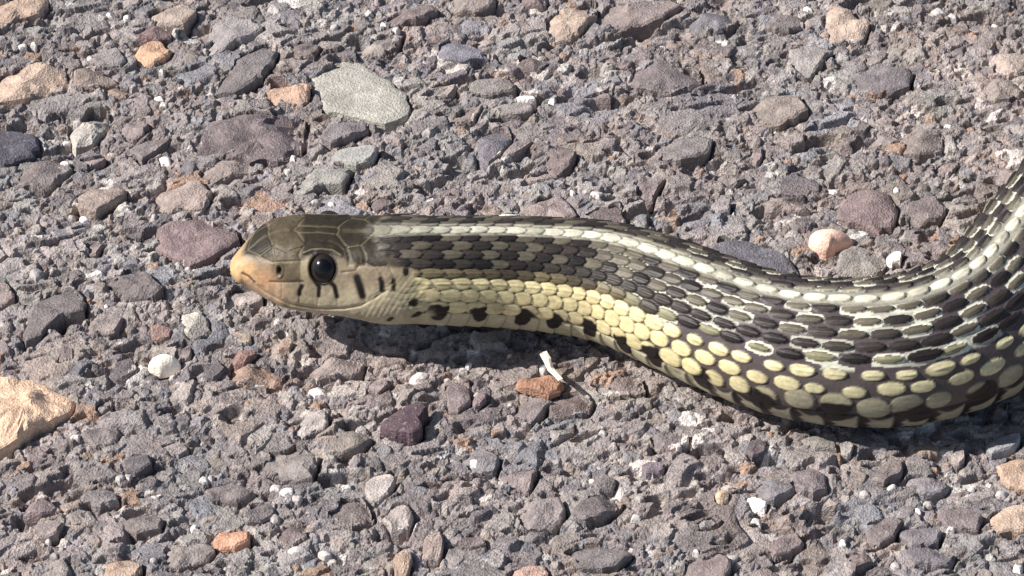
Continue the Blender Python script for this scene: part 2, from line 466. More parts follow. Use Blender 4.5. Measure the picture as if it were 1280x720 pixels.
# loose things lying on top, each a thing of its own
LOOSE = [
 ([(-14,466),(35,468),(66,480),(90,492),(86,510),(60,528),(40,540),(16,560),(-20,575),(-40,520),(-30,480)], (204,174,148), .18, 1.3,
  'flat_stone', 'large flat cream and tan stone with a broken edge, biggest loose stone on the asphalt', 'stone', M_STONE, 0.0, -.12),
 ([(184,455),(196,444),(210,442),(227,452),(222,460),(200,468),(187,464)], (246,234,214), .17, .4,
  'pebble', 'smooth cream white pebble lying between the tan slab and the orange brown stone', 'pebble', M_SMOOTH, .5, -.1),
 ([(1012,292),(1020,284),(1045,282),(1062,284),(1068,294),(1058,302),(1045,306),(1035,316),(1020,312),(1012,302)], (236,196,176), .20, .5,
  'pebble', 'salmon pink pebble with a white tip lying behind the bend of the snake', 'pebble', M_SMOOTH, .4, -.1),
 ([(476,528),(488,512),(510,502),(528,503),(535,515),(524,528),(528,542),(515,553),(495,545),(480,540)], (88,72,78), .20, .6,
  'stone_chip', 'dark maroon chip of stone lying below the shadow of the head', 'stone', M_STONE, .1, -.05),
 ([(643,479),(668,472),(690,470),(704,480),(698,492),(685,499),(665,492),(650,486)], (158,120,100), .13, .8,
  'stone_flake', 'thin rusty brown flake of stone touching the foot of the wood splinter', 'stone', M_STONE, 0, .0),
]
loose = []
for poly, c, top, ro, nm, lab, cat, mt, rd, base in LOOSE:
    i += 1
    ys = [q[1] for q in poly]; y0_ = min(ys); fy_ = max(.45, 1 - top * 58 / (max(ys) - y0_))
    poly = [(q[0], y0_ + (q[1] - y0_) * fy_) for q in poly]
    s = prep_stone(in_frame_pts(poly, top), c, top, ro, lab, seed=i * 7, mat=mt, base=base, kind=nm, round_=rd)
    s.cat = cat
    loose.append(s)

# further grey stones between them
XR = (-8.2, 8.2); YR = (-6.7, 7.6)
cells = {}
def clash(x, y, r):
    for s in stones + loose:
        if math.hypot(s.c[0] - x, s.c[1] - y) < (s.rm + r) * 0.93:
            return True
    return False
GREY = [(136,121,116),(144,130,124),(128,114,111),(140,123,117),(132,120,118),(149,136,129),(120,107,105),(138,127,121),(146,129,120)]
tries = 0
rr = random.Random(5)
while len(stones) < 299 and tries < 30000:
    tries += 1
    r = rr.choice([.17, .2, .24, .30, .36]) if tries < 9000 else rr.uniform(.13, .2)
    x = rr.uniform(-6.9, 6.9); y = rr.uniform(-5.9, 6.4)
    if clash(x, y, r):
        continue
    n = rr.choice([4, 5, 5, 6])
    an = rr.gauss(0.45, 0.5); el = rr.uniform(1.0, 1.9)
    pl = []
    for k in range(n):
        t = 2 * PI * (k + rr.uniform(-.38, .38)) / n
        f = rr.uniform(.75, 1.15) * r
        a = math.cos(t) * f * math.sqrt(el); b = math.sin(t) * f / math.sqrt(el)
        pl.append((x + a * math.cos(an) - b * math.sin(an), y + a * math.sin(an) + b * math.cos(an)))
    i += 1
    c = rr.choice(GREY); g = rr.uniform(.88, 1.1)
    c = tuple(v * g for v in c)
    stones.append(prep_stone(np.array(pl), c, rr.uniform(-.06, .14), rr.uniform(.6, 1.4), None, seed=i * 7))

# ------------------------------------------------------------------ the asphalt: one sheet, fine where the stones are told apart
def axis(lo, hi, step, far, n):
    core = np.arange(lo, hi + step / 2, step)
    g = []
    d = step
    p = 0.0
    f = 1.0
    for _ in range(n):
        f = f * 1.085
        p += step * f
        g.append(p)
    g = np.array(g)
    g = g * 1.0
    left = lo - g[::-1]; right = core[-1] + g
    return np.concatenate([[-far], left, core, right, [far]])


gx = axis(XR[0], XR[1], 0.0172, 320.0, 66)
gy = axis(YR[0], YR[1], 0.0190, 320.0, 66)
X, Y = np.meshgrid(gx, gy, indexing='ij')
SH = X.shape
X = X.ravel().astype(np.float32); Y = Y.ravel().astype(np.float32)
H = np.full(X.shape, -9.0, np.float32)
ID = np.zeros(X.shape, np.float32)
TONE = np.zeros(X.shape, np.float32)


def chips(L, seed, prob, z0a, z0b, tiltb, tilts, steep, warp):
    global H, ID, TONE
    wx = X + warp * L * fbm(X / L * 1.7, Y / L * 1.7, 2, seed + 500) * 1.6
    wy = Y + warp * L * fbm(X / L * 1.7 + 31, Y / L * 1.7, 2, seed + 600) * 1.6
    ix = np.floor(wx / L).astype(np.int64); iy = np.floor(wy / L).astype(np.int64)
    for dx in (-1, 0, 1):
        for dy in (-1, 0, 1):
            cx = ix + dx; cy = iy + dy
            u = [h01(cx, cy, seed + k * 13) for k in range(12)]
            ddx = wx - ((cx + .5 + (u[0] - .5) * .9) * L).astype(np.float32)
            ddy = wy - ((cy + .5 + (u[1] - .5) * .9) * L).astype(np.float32)
            p = np.full(X.shape, -9.0, np.float32)
            th0 = u[2] * 6.283
            for k in range(5):
                th = th0 + (k + (u[3 + k % 4] - .5) * .55) * (2 * PI / 5)
                rk = L * (0.34 + 0.34 * u[(7 + k) % 12])
                p = np.maximum(p, ddx * np.cos(th) + ddy * np.sin(th) - rk)
            tx = tiltb[0] + (u[8] - .5) * tilts; ty = tiltb[1] + (u[9] - .5) * tilts
            h = z0a + (z0b - z0a) * u[10] + ddx * tx + ddy * ty
            h = h - steep * np.maximum(p, 0) - 0.35 * np.maximum(p + 0.1 * L, 0)
            h = np.where(u[11] < prob, h, -9)
            m = h > H
            H = np.where(m, h, H)
            ID = np.where(m, (u[4] * 7.31 + u[5] * 3.7) % 1.0, ID)
            TONE = np.where(m, u[6], TONE)


H = (fbm(X * 3, Y * 3, 3, 5) * 0.10 - 0.13).astype(np.float32)
chips(.80, 11, .50, -.05, .035, (.06, -.08), .15, 2.0, .16)
chips(.46, 23, .60, -.065, .04, (.09, -.12), .26, 1.9, .18)
chips(.26, 37, .70, -.075, .035, (.10, -.14), .46, 2.0, .20)
chips(.14, 51, .80, -.08, .028, (.07, -.10), .55, 1.8, .24)
chips(.075, 67, .75, -.09, .03, (0, 0), .8, 2.2, .2)
H += 0.09 * fbm(X * .55, Y * .55, 2, 77)
H += 0.014 * fbm(X * 7, Y * 7, 2, 95)
H += 0.012 * fbm(X * 15, Y * 15, 3, 91)
# pits and slots where grains have broken out
pit = fbm(X * 1.5 + Y * .8 + 9, Y * 4.2 - X * 1.4, 3, 131)
H -= 0.17 * sstep(.31, .46, pit)
pit = fbm(X * 3.6 + Y * 2 + 3, Y * 8.2 - X * 2.4, 2, 171)
H -= 0.09 * sstep(.26, .40, pit)
# seats for the stones: each is set to the height of the surface round it
for s in stones + loose:
    m = (np.abs(X - s.c[0]) < s.R64.max() * 1.1 + .03) & (np.abs(Y - s.c[1]) < s.R64.max() * 1.1 + .03)
    q_ = float(np.percentile(H[m], 60 if s in stones else 75))
    q_ = max(-.10, min(.10, q_))
    s.top += q_; s.base += q_
for s in stones + loose:
    m = (np.abs(X - s.c[0]) < s.R64.max() + .15) & (np.abs(Y - s.c[1]) < s.R64.max() + .15)
    idx = np.nonzero(m)[0]
    dx = X[idx] - s.c[0]; dy = Y[idx] - s.c[1]
    r = np.hypot(dx, dy); th = np.mod(np.arctan2(dy, dx), 2 * PI)
    R = np.interp(th, np.linspace(0, 2 * PI, 65), np.append(s.R64, s.R64[0]))
    inside = r < R * (.99 if s in loose or s.small else (.90 if s.label else .74) + .5 * fbm(X[idx] * 5, Y[idx] * 5, 3, s.seed + 900))
    hh = H[idx]
    lim = (s.top - (.04 if s.small else .16)) if s in stones else -0.06
    hh = np.where(inside, np.minimum(hh, lim - .1 * (1 - r / R)), hh)
    side = (dx * .75 - dy * .66) / np.maximum(r, 1e-5)
    gap = np.clip(1 - (r - R) / .07, 0, 1) * (r >= R * .98) * np.clip(side + .25, 0, 1)
    k = np.clip(s.rm / .25, .15, 1) * s.gap
    hh = hh - .17 * gap * k
    rim = (r >= R * .98) & (r < R + .1)
    hh = np.where(rim, np.minimum(hh, s.top + s.tilt[0] * dx + s.tilt[1] * dy + .02), hh)
    H[idx] = hh
# calm towards the far rim
far = sstep(10, 30, np.maximum(np.abs(X), np.abs(Y)))
H = H * (1 - .8 * far)
pal = lin(np.array([(128,120,118),(137,129,126),(144,136,132),(131,121,119),(152,144,138),(118,111,112),(140,128,121),(129,125,127),(145,136,133)])) * ALB
pi_ = np.minimum((ID * len(pal)).astype(int), len(pal) - 1)
C = pal[pi_] * (0.80 + 0.40 * TONE)[:, None]
white = ((ID * 37.7) % 1.0) > .972
wc = lin(np.array((196, 188, 182))) * ALB
C = np.where(white[:, None], wc * (0.75 + .35 * TONE)[:, None], C)
tan = (((ID * 91.3) % 1.0) > .98) & ~white
C = np.where(tan[:, None], lin(np.array((152, 128, 112))) * ALB, C)
C = C * (1 + 0.24 * fbm(X * .8, Y * 1.1, 3, 201))[:, None]
C = C * (1 + np.array([.05, 0, -.02])[None] * fbm(X * 1.6, Y * 1.6, 2, 231)[:, None] * 2)
# bare bituminous binder where no grain of stone shows
binder = (ID == 0)
C = np.where(binder[:, None], lin(np.array((104, 97, 96))) * ALB * (.8 + .5 * fbm(X * 5, Y * 5, 2, 261))[:, None], C)
me = make_mesh('asphalt_ground', np.stack([X, Y, H], 1), grid_faces(SH[0], SH[1]), C, smooth=False)
ground = link('asphalt_ground', me, None, M_ASPHALT)
ground['kind'] = 'structure'
ground['label'] = 'coarse weathered grey asphalt of crushed stone, gritty and cracked, under the snake'
del me
for s in stones:
    o = link('stone', stone_mesh(s, 30 if s.rm > .22 else 20), ground, s.mat)
    o.location = (s.c[0], s.c[1], 0)
    if s.label:
        o['label'] = s.label
for s in loose:
    o = link(s.kind, stone_mesh(s, 48), None, s.mat)
    o.location = (s.c[0], s.c[1], 0)
    o['label'] = s.label; o['category'] = s.cat

# ------------------------------------------------------------------ splinter of wood
def splinter():
    a = at(679, 441, .34); b = at(688, 461, .22); c = at(701, 475, .30)
    pts = [a, (a + b) / 2 + np.array([.01, 0, .02]), b, (b + c) / 2, c]
    wd = [.052, .05, .042, .036, .03]
    V = []; n = 8
    for k, p in enumerate(pts):
        d = pts[min(k + 1, 4)] - pts[max(k - 1, 0)]
        d = d / np.linalg.norm(d)
        sdir = np.cross(d, [0, 0, 1]); sdir /= np.linalg.norm(sdir)
        up = np.cross(sdir, d)
        for j in range(n):
            t = 2 * PI * j / n
            jit = 1 + .22 * math.sin(j * 2.3 + k * 1.9)
            end = d * (.05 * math.sin(j * 3.1) if k in (0, 4) else 0)
            V.append(p + sdir * math.cos(t) * wd[k] * jit + up * math.sin(t) * wd[k] * .55 * jit + end)
    V = np.array(V)
    F = grid_faces(5, n, True)[:, ::-1]
    F = np.concatenate([F[:, [0, 1, 2]], F[:, [0, 2, 3]]])
    caps = [(0, j + 1, j) for j in range(1, n - 1)] + [(4 * n, 4 * n + j, 4 * n + j + 1) for j in range(1, n - 1)]
    F = np.concatenate([F, np.array(caps)])
    c = V.mean(0); c[2] = 0
    C = np.tile(lin(np.array((240, 228, 205))) * ALB, (len(V), 1))
    me = make_mesh('wood_splinter', V - c, F, C, smooth=False)
    o = link('wood_splinter', me, None, M_WOOD)
    o.location = c
    o['label'] = 'short pale straw coloured splinter of wood standing against the rusty flake'
    o['category'] = 'splinter'


M_WOOD = bpy.data.materials.new('dry wood')
M_WOOD.use_nodes = True
N = M_WOOD.node_tree.nodes; L = M_WOOD.node_tree.links
va = N.new('ShaderNodeAttribute'); va.attribute_name = 'tint'
tc = N.new('ShaderNodeTexCoord'); mp = N.new('ShaderNodeMapping'); mp.inputs['Scale'].default_value = (60, 8, 60)
L.new(tc.outputs['Object'], mp.inputs[0])
nz = N.new('ShaderNodeTexNoise'); nz.inputs['Scale'].default_value = 1.0
L.new(mp.outputs[0], nz.inputs['Vector'])
mr = N.new('ShaderNodeMapRange'); mr.inputs['To Min'].default_value = .6; mr.inputs['To Max'].default_value = 1.2
L.new(nz.outputs['Fac'], mr.inputs['Value'])
vm = N.new('ShaderNodeVectorMath'); vm.operation = 'SCALE'
L.new(va.outputs['Color'], vm.inputs[0]); L.new(mr.outputs[0], vm.inputs['Scale'])
L.new(vm.outputs[0], N['Principled BSDF'].inputs['Base Color'])
N['Principled BSDF'].inputs['Roughness'].default_value = .7
splinter()

# ------------------------------------------------------------------ the snake
# spine stations: photo x, y of the middle of the body, height of the middle above the asphalt, half width, half height
ST = [  # px, py, z, a, b
 (288.5, 341, 1.02, .03, .03),
 (293, 339, 1.02, .15, .135),
 (300, 336, 1.02, .22, .20),
 (315, 333, 1.02, .345, .31),
 (330, 329, 1.03, .455, .41),
 (345, 327, 1.04, .535, .48),
 (362, 326, 1.05, .58, .515),
 (380, 326, 1.06, .605, .53),
 (405, 327, 1.07, .62, .54),
 (430, 329, 1.07, .635, .545),
 (460, 332, 1.07, .655, .58),
 (490, 335.5, 1.06, .665, .625),
 (520, 338, 1.03, .665, .64),
 (560, 339, .98, .665, .645),
 (620, 340, .90, .68, .66),
 (680, 343.5, .82, .70, .68),
 (740, 350, .76, .735, .71),
 (790, 363, .745, .77, .74),
 (850, 387, .75, .81, .78),
 (900, 407, .77, .83, .80),
 (950, 425, .79, .85, .82),
 (1000, 437, .81, .88, .845),
 (1060, 443, .84, .91, .87),
 (1120, 441, .86, .93, .89),
 (1180, 427, .87, .945, .90),
 (1236, 401, .87, .95, .90),
 (1284, 352, .87, .95, .90),
 (1328, 296, .87, .95, .90),
 (1375, 238, .87, .95, .90),
]
P = np.array([at(x, y, z + .10 * float(sstep(640, 500, x))) for x, y, z, a, b in ST])
A = np.array([s[3] for s in ST]); B = np.array([s[4] for s in ST])
# hidden rest of the body, out of the frame to the right, tapering to the tail
d = P[-1] - P[-2]; d[2] = 0; d /= np.linalg.norm(d)
ang = math.atan2(d[1], d[0])
p = P[-1].copy()
ext = []; ea = []; eb = []
for k in range(26):
    ang += [0, -.05, -.16, -.22, -.2, -.14, -.05, .05, .14, .2, .22, .2, .12, .02, -.1, -.18, -.22, -.2, -.12, 0, .1, .16, .18, .16, .1, .05][k]
    p = p + np.array([math.cos(ang), math.sin(ang), 0]) * 1.35
    f = 1 - max(0, k - 4) / 21.6
    a_ = .95 * (f ** .8) if k > 4 else .95
    a_ = max(a_, .06)
    ext.append([p[0], p[1], a_ * .9 + .03]); ea.append(a_); eb.append(a_ * .95)
P = np.concatenate([P, np.array(ext)]); A = np.concatenate([A, ea]); B = np.concatenate([B, eb])
px_st = np.concatenate([[s[0] for s in ST], np.full(26, 1500.)])


def catmull(P, n=24):
    Q = np.concatenate([[2 * P[0] - P[1]], P, [2 * P[-1] - P[-2]]])
    out = []
    for i in range(1, len(Q) - 2):
        t = np.linspace(0, 1, n, endpoint=False)[:, None]
        p0, p1, p2, p3 = Q[i - 1], Q[i], Q[i + 1], Q[i + 2]
        out.append(.5 * (2 * p1 + (p2 - p0) * t + (2 * p0 - 5 * p1 + 4 * p2 - p3) * t ** 2 + (3 * p1 - p0 - 3 * p2 + p3) * t ** 3))
    out.append(Q[-2:-1])
    return np.concatenate(out)


n_ = 24
D = catmull(P, n_)
DA = catmull(A[:, None], n_)[:, 0]; DB = catmull(B[:, None], n_)[:, 0]
DA = np.maximum(DA, .02); DB = np.maximum(DB, .02)
# light smoothing of the spine
for _ in range(30):
    D[1:-1] = D[1:-1] * .5 + .25 * (D[:-2] + D[2:])
Sd = np.concatenate([[0], np.cumsum(np.linalg.norm(np.diff(D, axis=0), axis=1))])
S_end = Sd[-1]
pxd, pyd = proj(D)
s_vis = Sd[np.argmax(pxd > 1330)]
step = 0.0150
s_core = np.arange(0, s_vis, step)
# extra density at the blunt nose
nose = np.array([0, .002, .005, .009, .014, .02, .028, .037, .048, .06])
s_core = np.concatenate([nose, s_core[s_core > .07]])
s_tail = np.arange(s_vis, S_end, 0.045)
SS = np.concatenate([s_core, s_tail])
NV = 368
SP = np.stack([np.interp(SS, Sd, D[:, k]) for k in range(3)], 1)
SA = np.interp(SS, Sd, DA); SB = np.interp(SS, Sd, DB)
# blunt, rounded nose
T = np.gradient(SP, SS, axis=0); T /= np.linalg.norm(T, axis=1)[:, None]
kk = 25
for _ in range(6):
    Tp = np.concatenate([np.repeat(T[:1], kk, 0), T, np.repeat(T[-1:], kk, 0)])
    cs = np.cumsum(np.concatenate([np.zeros((1, 3)), Tp]), axis=0)
    T = (cs[2 * kk + 1:] - cs[:-2 * kk - 1]) / (2 * kk + 1)
T /= np.linalg.norm(T, axis=1)[:, None]
U = np.array([0, 0, 1.0])[None] - T * T[:, 2:3]; U /= np.linalg.norm(U, axis=1)[:, None]
BV = np.cross(T, U)
# phi from -pi to pi, denser on the back and flanks than on the belly
phi = np.linspace(-PI, PI, NV, endpoint=False)
phi = phi - 0.16 * np.sin(phi)*0 
headw = 1 - sstep(1.75, 2.35, SS)                     # 1 on the head
pe = 2.0 + 0.75 * headw * sstep(0.05, .5, SS)
PH = phi[None, :]
ROLL = np.radians(15) * sstep(1120, 1330, np.interp(SS, Sd, pxd))[:, None] * np.where(SS > s_vis + 4, np.exp(-(SS - s_vis - 4) / 4), 1)[:, None]
PR = PH - ROLL
cph = np.cos(PR); sph = np.sin(PR)
e = (2 / pe)[:, None]
yy = np.sign(sph) * np.abs(sph) ** e * SA[:, None]
zz = np.sign(cph) * np.abs(cph) ** e * SB[:, None]
# head: narrower above, wide jaw, flat crown, slightly hollow cheeks
hw = headw[:, None]
zr = zz / SB[:, None]
yy = yy * (1 - hw * (0.17 * np.clip(zr, 0, 1) ** 1.0 - 0.05 * np.clip(-zr, 0, 1) * (1 + zr)))
zz = zz * (1 - 0.06 * hw * (zr > 0) * (1 - np.abs(yy) / SA[:, None] * .6))
# under the body the belly is flattened where it rests
bodyw = sstep(3.5, 6.0, SS)[:, None]
zz = np.where(zz < 0, zz * (1 - .07 * bodyw), zz)
V0 = SP[:, None, :] + U[:, None, :] * zz[..., None] + BV[:, None, :] * yy[..., None]
# outward normals of the smooth body
dS = np.gradient(V0, axis=0); dP = (np.roll(V0, -1, axis=1) - np.roll(V0, 1, axis=1))
Nn = np.cross(dP, dS); Nn /= np.maximum(np.linalg.norm(Nn, axis=2, keepdims=True), 1e-9)
rad = V0 - SP[:, None, :]
flip = np.sign((Nn * rad).sum(2).mean())
Nn *= flip
# chart of the near side (same on both flanks): where each point of the head sits in a side view
jm = (NV - np.arange(NV)) % NV                          # index of -phi
phn = np.abs(phi)
near = np.where(phi[None, :, None] >= 0, V0, V0[:, jm, :])
cx_, cy_ = proj(near.reshape(-1, 3))
CX = cx_.reshape(V0.shape[:2]); CY = cy_.reshape(V0.shape[:2])
PHA = np.degrees(np.abs(np.broadcast_to(PH, CX.shape)))
SG = np.broadcast_to(SS[:, None], CX.shape)
PXS = np.interp(SS, Sd, pxd)[:, None]                   # photo x of the spine, to look things up along it

# ---- scale rows
pitch = np.interp(PXS[:, 0], [440, 540, 700, 850, 960, 1060, 1500], [.205, .230, .252, .280, .298, .308, .310])
far_t = SS > s_vis
pitch = np.where(far_t, np.maximum(.12, .40 * SA), pitch)
uu = np.concatenate([[0], np.cumsum(np.diff(SS) / ((pitch[1:] + pitch[:-1]) / 2))])[:, None]
ROWPHI = np.array([0, 11.5, 22, 32.5, 42.5, 52, 63, 76.5, 92, 108, 180])
ROWV = np.array([0, 1, 2, 3, 4, 5, 6, 7, 8, 9, 10.])
vabs = np.interp(PHA, ROWPHI, ROWV)
U_ = np.broadcast_to(uu, CX.shape)
sgn = np.where(np.broadcast_to(PH, CX.shape) >= 0, 1, -1)
best = np.full(CX.shape, -9.0, np.float32)
bq = np.zeros(CX.shape, np.float32)
nd = np.full(CX.shape, 9.0, np.float32); nk = np.zeros(CX.shape, np.int32); nu_ = np.zeros(CX.shape, np.int32); nbv = np.zeros(CX.shape, np.float32)
bu = np.zeros(CX.shape, np.int32); bk = np.zeros(CX.shape, np.int32)
ba = np.zeros(CX.shape, np.float32); bb = np.zeros(CX.shape, np.float32)
loosew = sstep(800, 960, np.broadcast_to(PXS, CX.shape))  # skin stretched between the scales on the thick part
vs = vabs * sgn
rowf = np.floor(vs)
def blotch(kk_, uu_):
    r_ = h01(uu_ + 500, kk_ + 60, 17)
    ub_ = uu_ + (np.abs(kk_) % 2) * .5
    lo = np.mod(ub_, 2.0); hi = np.mod(ub_ + .9, 2.0)
    b_ = np.where(np.abs(kk_) >= 4, lo < 1.05, hi < 1.05).astype(np.float32)
    return np.where(r_ > .95, 1 - b_, b_)


for dk in (-1, 0, 1, 2):
    k = rowf + dk
    ka = np.abs(k)
    off = (ka % 2) * .5
    for di in (-1, 0, 1):
        ui = np.round(U_ - off) + di
        lj = loosew * (ka >= 5)
        jx = (h01(ui + 500, k + 50, 3) - .5) * (.08 + .16 * lj)
        jy = (h01(ui + 500, k + 50, 4) - .5) * (.07 + .20 * lj)
        jz = 1 + (h01(ui + 500, k + 50, 5) - .5) * (.06 + .28 * lj)
        a = (U_ - off - ui - jx)
        b = (vs - k - jy)
        big = (ka >= 6)
        hl = np.where(big, .60, .64) - np.where(big, .22, .15) * loosew + np.where(ka == 8, .06, 0) * loosew
        hwid = np.where(big, .58, .52) - np.where(big, .20, .13) * loosew + np.where(ka == 8, .26, 0) * loosew
        hl = hl * jz; hwid = hwid * jz - .05 * loosew * ((ka >= 1) & (ka <= 5)) * (1 - blotch(k, ui))
        # leaf outline: blunt in front, rounded behind
        aa = a / hl
        wprof = np.clip(1 - np.abs(aa + .05) ** 2.4, 0, 1) ** (.62)
        q = np.abs(b) / np.maximum(hwid * wprof, 1e-4)
        inside = (np.abs(aa) < 1) & (q < 1) & (ka <= 8)
        dome = np.sqrt(np.clip(1 - q ** 3.4, 0, 1))
        ramp = .45 + .55 * np.clip((aa + 1) / 2, 0, 1)
        tipf = sstep(1.0, .80, aa)
        keel = .42 * np.exp(-(b / .06) ** 2) * (ka < 7) * sstep(-.8, -.2, aa)
        h = np.where(inside, (1 - .25 * big) * (dome * .75 + .25) * ramp * (.35 + .65 * tipf) + keel * inside, -9)
        dd = np.hypot(a / hl, b / hwid)
        m = (dd < nd) & (ka <= 8)
        nd = np.where(m, dd, nd); nk = np.where(m, k, nk).astype(np.int32); nu_ = np.where(m, ui, nu_).astype(np.int32)
        nbv = np.where(m, b * np.sign(k + 1e-6), nbv)
        m = h > best
        best = np.where(m, h, best)
        bq = np.where(m, np.maximum(q, np.abs(aa)), bq)
        bu = np.where(m, ui, bu).astype(np.int32); bk = np.where(m, k, bk).astype(np.int32)
        ba = np.where(m, aa, ba); bb = np.where(m, b, bb)
isc = best > 0
hs = np.where(isc, best, 0)
edge_ = np.clip(best / .35, 0, 1)
ka = np.abs(bk)
# ventral plates
ven = PHA > 101
uv = U_ + .25
fr_ = uv - np.floor(uv)
vh = .25 + .75 * fr_ * sstep(1.0, .93, fr_)
edge_v = sstep(101, 104, PHA)
hs = np.where(ven & ~isc, vh * edge_v * .7, hs)

amp = np.interp(PXS, [450, 560, 850, 1060], [.020, .026, .034, .037]) * np.ones_like(CX)
amp = np.where(SG > s_vis, np.minimum(.04, SA[:, None] * .045), amp)

# ---- colours of the scales
def mixc(a, b, f):
    return a * (1 - f[..., None]) + b * f[..., None]


def cc(*c):
    return lin(np.array(c)) * SALB


SALB = 0.88
PX = np.broadcast_to(PXS, CX.shape)
r1 = h01(bu + 500, bk + 60, 7); r2 = h01(bu + 500, bk + 60, 8); r3 = h01(bu + 500, bk + 60, 9)
WHITE = cc(236, 230, 206); OLIVE = cc(118, 110, 92); DARK = cc(66, 58, 58); BLACK = cc(40, 34, 34)
YEL = cc(242, 226, 172); YEL2 = cc(212, 184, 140); BROWN = cc(112, 94, 74); GREYC = cc(146, 140, 122); PALE = cc(206, 208, 186)
sh3 = CX.shape + (3,)
ub = bu + (ka % 2) * .5
# blotch pattern: two staggered rows of dark blotches on each flank
blot = blotch(bk, bu)
rt = sstep(700, 900, PX)                              # pattern opens up on the thick part
cs_ = np.zeros(sh3)
up = mixc(np.broadcast_to(OLIVE, sh3), np.broadcast_to(DARK, sh3), np.clip(.45 + .5 * r1, 0, 1))
up = mixc(up, np.broadcast_to(BLACK, sh3), blot * (.55 + .4 * r2))
up = mixc(up, np.broadcast_to(cc(122, 114, 96), sh3), (1 - blot) * (.35 + .35 * r2))
cs_[:] = up
# vertebral stripe
st = (ka == 0)
stf = .12 + .88 * sstep(438, 575, PX)
cs_ = np.where(st[..., None], mixc(cs_, WHITE * (.84 + .2 * r1[..., None]), stf * (1 - .35 * (r3 > .8))), cs_)
half = (ka == 1)
inner = sstep(-.08, -.32, bb * np.sign(bk + 1e-6))
cs_ = np.where(half[..., None], mixc(cs_, np.broadcast_to(WHITE, sh3), np.clip(inner * (.5 - .3 * blot * rt) * stf, 0, 1) ), cs_)
# lateral stripe
lat = mixc(np.broadcast_to(YEL, sh3), np.broadcast_to(YEL2, sh3), .30 * r1)
lat = mixc(lat, np.broadcast_to(cc(206, 200, 164), sh3), .7 * sstep(900, 1060, PX))
cs_ = np.where((ka >= 6)[..., None] & (ka <= 7)[..., None], lat, cs_)
row5 = mixc(np.broadcast_to(cc(160, 145, 108), sh3), np.broadcast_to(cc(84, 74, 60), sh3), .35 + .65 * r1)
row5r = mixc(np.broadcast_to(cc(140, 136, 108), sh3), np.broadcast_to(BLACK, sh3), blot)
cs_ = np.where((ka == 5)[..., None], mixc(row5, row5r, rt), cs_)
row8 = mixc(lat, np.broadcast_to(GREYC, sh3), np.clip(.25 * r1 + .7 * sstep(900, 1040, PX), 0, 1))
cs_ = np.where((ka == 8)[..., None], row8, cs_)
# dark front corner on each lateral scale of the thick part, dark spots low on the neck
usp = np.where(isc, .35 * U_ + .65 * ub, U_) / 2.2
fsp = np.floor(usp)
wsp = (h01(fsp + 300, fsp * 0 + np.where(sgn > 0, 1, 2), 21) - .5)
dsp = np.hypot((usp - fsp - .5 - wsp * .25) * 2.2 / np.interp(PX, [600, 900, 1000], [.44, .46, .42]), (PHA - 101 - 5 * wsp) / np.interp(PX, [600, 1000], [14., 14.]))
dsp = dsp + .32 * fbm(U_ * 2.2, PHA * .1, 2, 333)
spotm = sstep(1.08, .88, dsp)
# dark corners of the lateral scales on the thick part
# paler rims on the upper scales of the thick part
rim = np.clip(1 - best / .55, 0, 1) * (ka < 6) * (ka > 0)
cs_ = mixc(cs_, np.broadcast_to(cc(150, 146, 128), sh3), .30 * rim * (1 - .6 * blot))
# skin between scales
ub2 = U_
vr = vabs
nblot = blotch(nk, nu_)
palef = np.maximum(1 - nblot, .6 * (h01(nu_ + 500, nk + 60, 29) > .90)) * sstep(.28, .55, .62 - .36 * nbv + .5 * (h01(nu_ + 500, nk + 60, 19) - .5)) * sstep(6.0, 5.6, vr) * sstep(.5, .9, vr)
skin = mixc(mixc(np.broadcast_to(cc(52, 44, 44), sh3), np.broadcast_to(cc(88, 78, 80), sh3), rt), np.broadcast_to(cc(228, 226, 206), sh3), palef * sstep(680, 860, PX))
skin = mixc(skin, np.broadcast_to(cc(108, 92, 66), sh3), (vr > 5.3) * (1 - rt))
skin = mixc(skin, np.broadcast_to(cc(92, 82, 80), sh3), (vr > 5.9) * rt)
skin = mixc(skin, np.broadcast_to(cc(170, 166, 150), sh3), sstep(.75, .45, vr))
# belly plates
vcol = (mixc(np.broadcast_to(cc(196, 188, 158), sh3), np.broadcast_to(cc(168, 162, 140), sh3), sstep(900, 1050, PX)))
gapm = np.maximum(sstep(.30, .16, fr_ + .06 * np.sin(PHA * .5)), sstep(.84, .95, fr_)) * sstep(830, 960, PX)
gapm = np.maximum(gapm, sstep(108, 104, PHA + 3 * np.cos(fr_ * 6.28)) * sstep(830, 960, PX))
vcol = mixc(vcol, np.broadcast_to(cc(44, 38, 38), sh3), gapm)
vcol = vcol * (.55 + .45 * sstep(0, .1, fr_) * sstep(1, .93, fr_))[..., None]
col_s = np.where(isc[..., None], cs_, np.where(ven[..., None], vcol, skin))
e2 = sstep(0.0, .22, best)
col_s = np.where(isc[..., None], mixc(skin * .7, col_s, e2), col_s)
col_s = col_s * (1 - .55 * isc * sstep(.78, .97, bq))[..., None]
col_s = mixc(col_s, np.broadcast_to(cc(34, 29, 28), sh3), spotm)
strk = fbm(SG * 9 + bk * 7.7, np.broadcast_to(PH, CX.shape) * 34, 2, 320)
col_s = col_s * (1 + np.where(isc, .34 * strk + .16 * (-ba) + .18 * (h01(bu + 500, bk + 60, 41) - .5), 0))[..., None]
nz_ = fbm(SG * 6, PHA * .12, 3, 300)
col_s = col_s * (1 + .22 * nz_)[..., None]

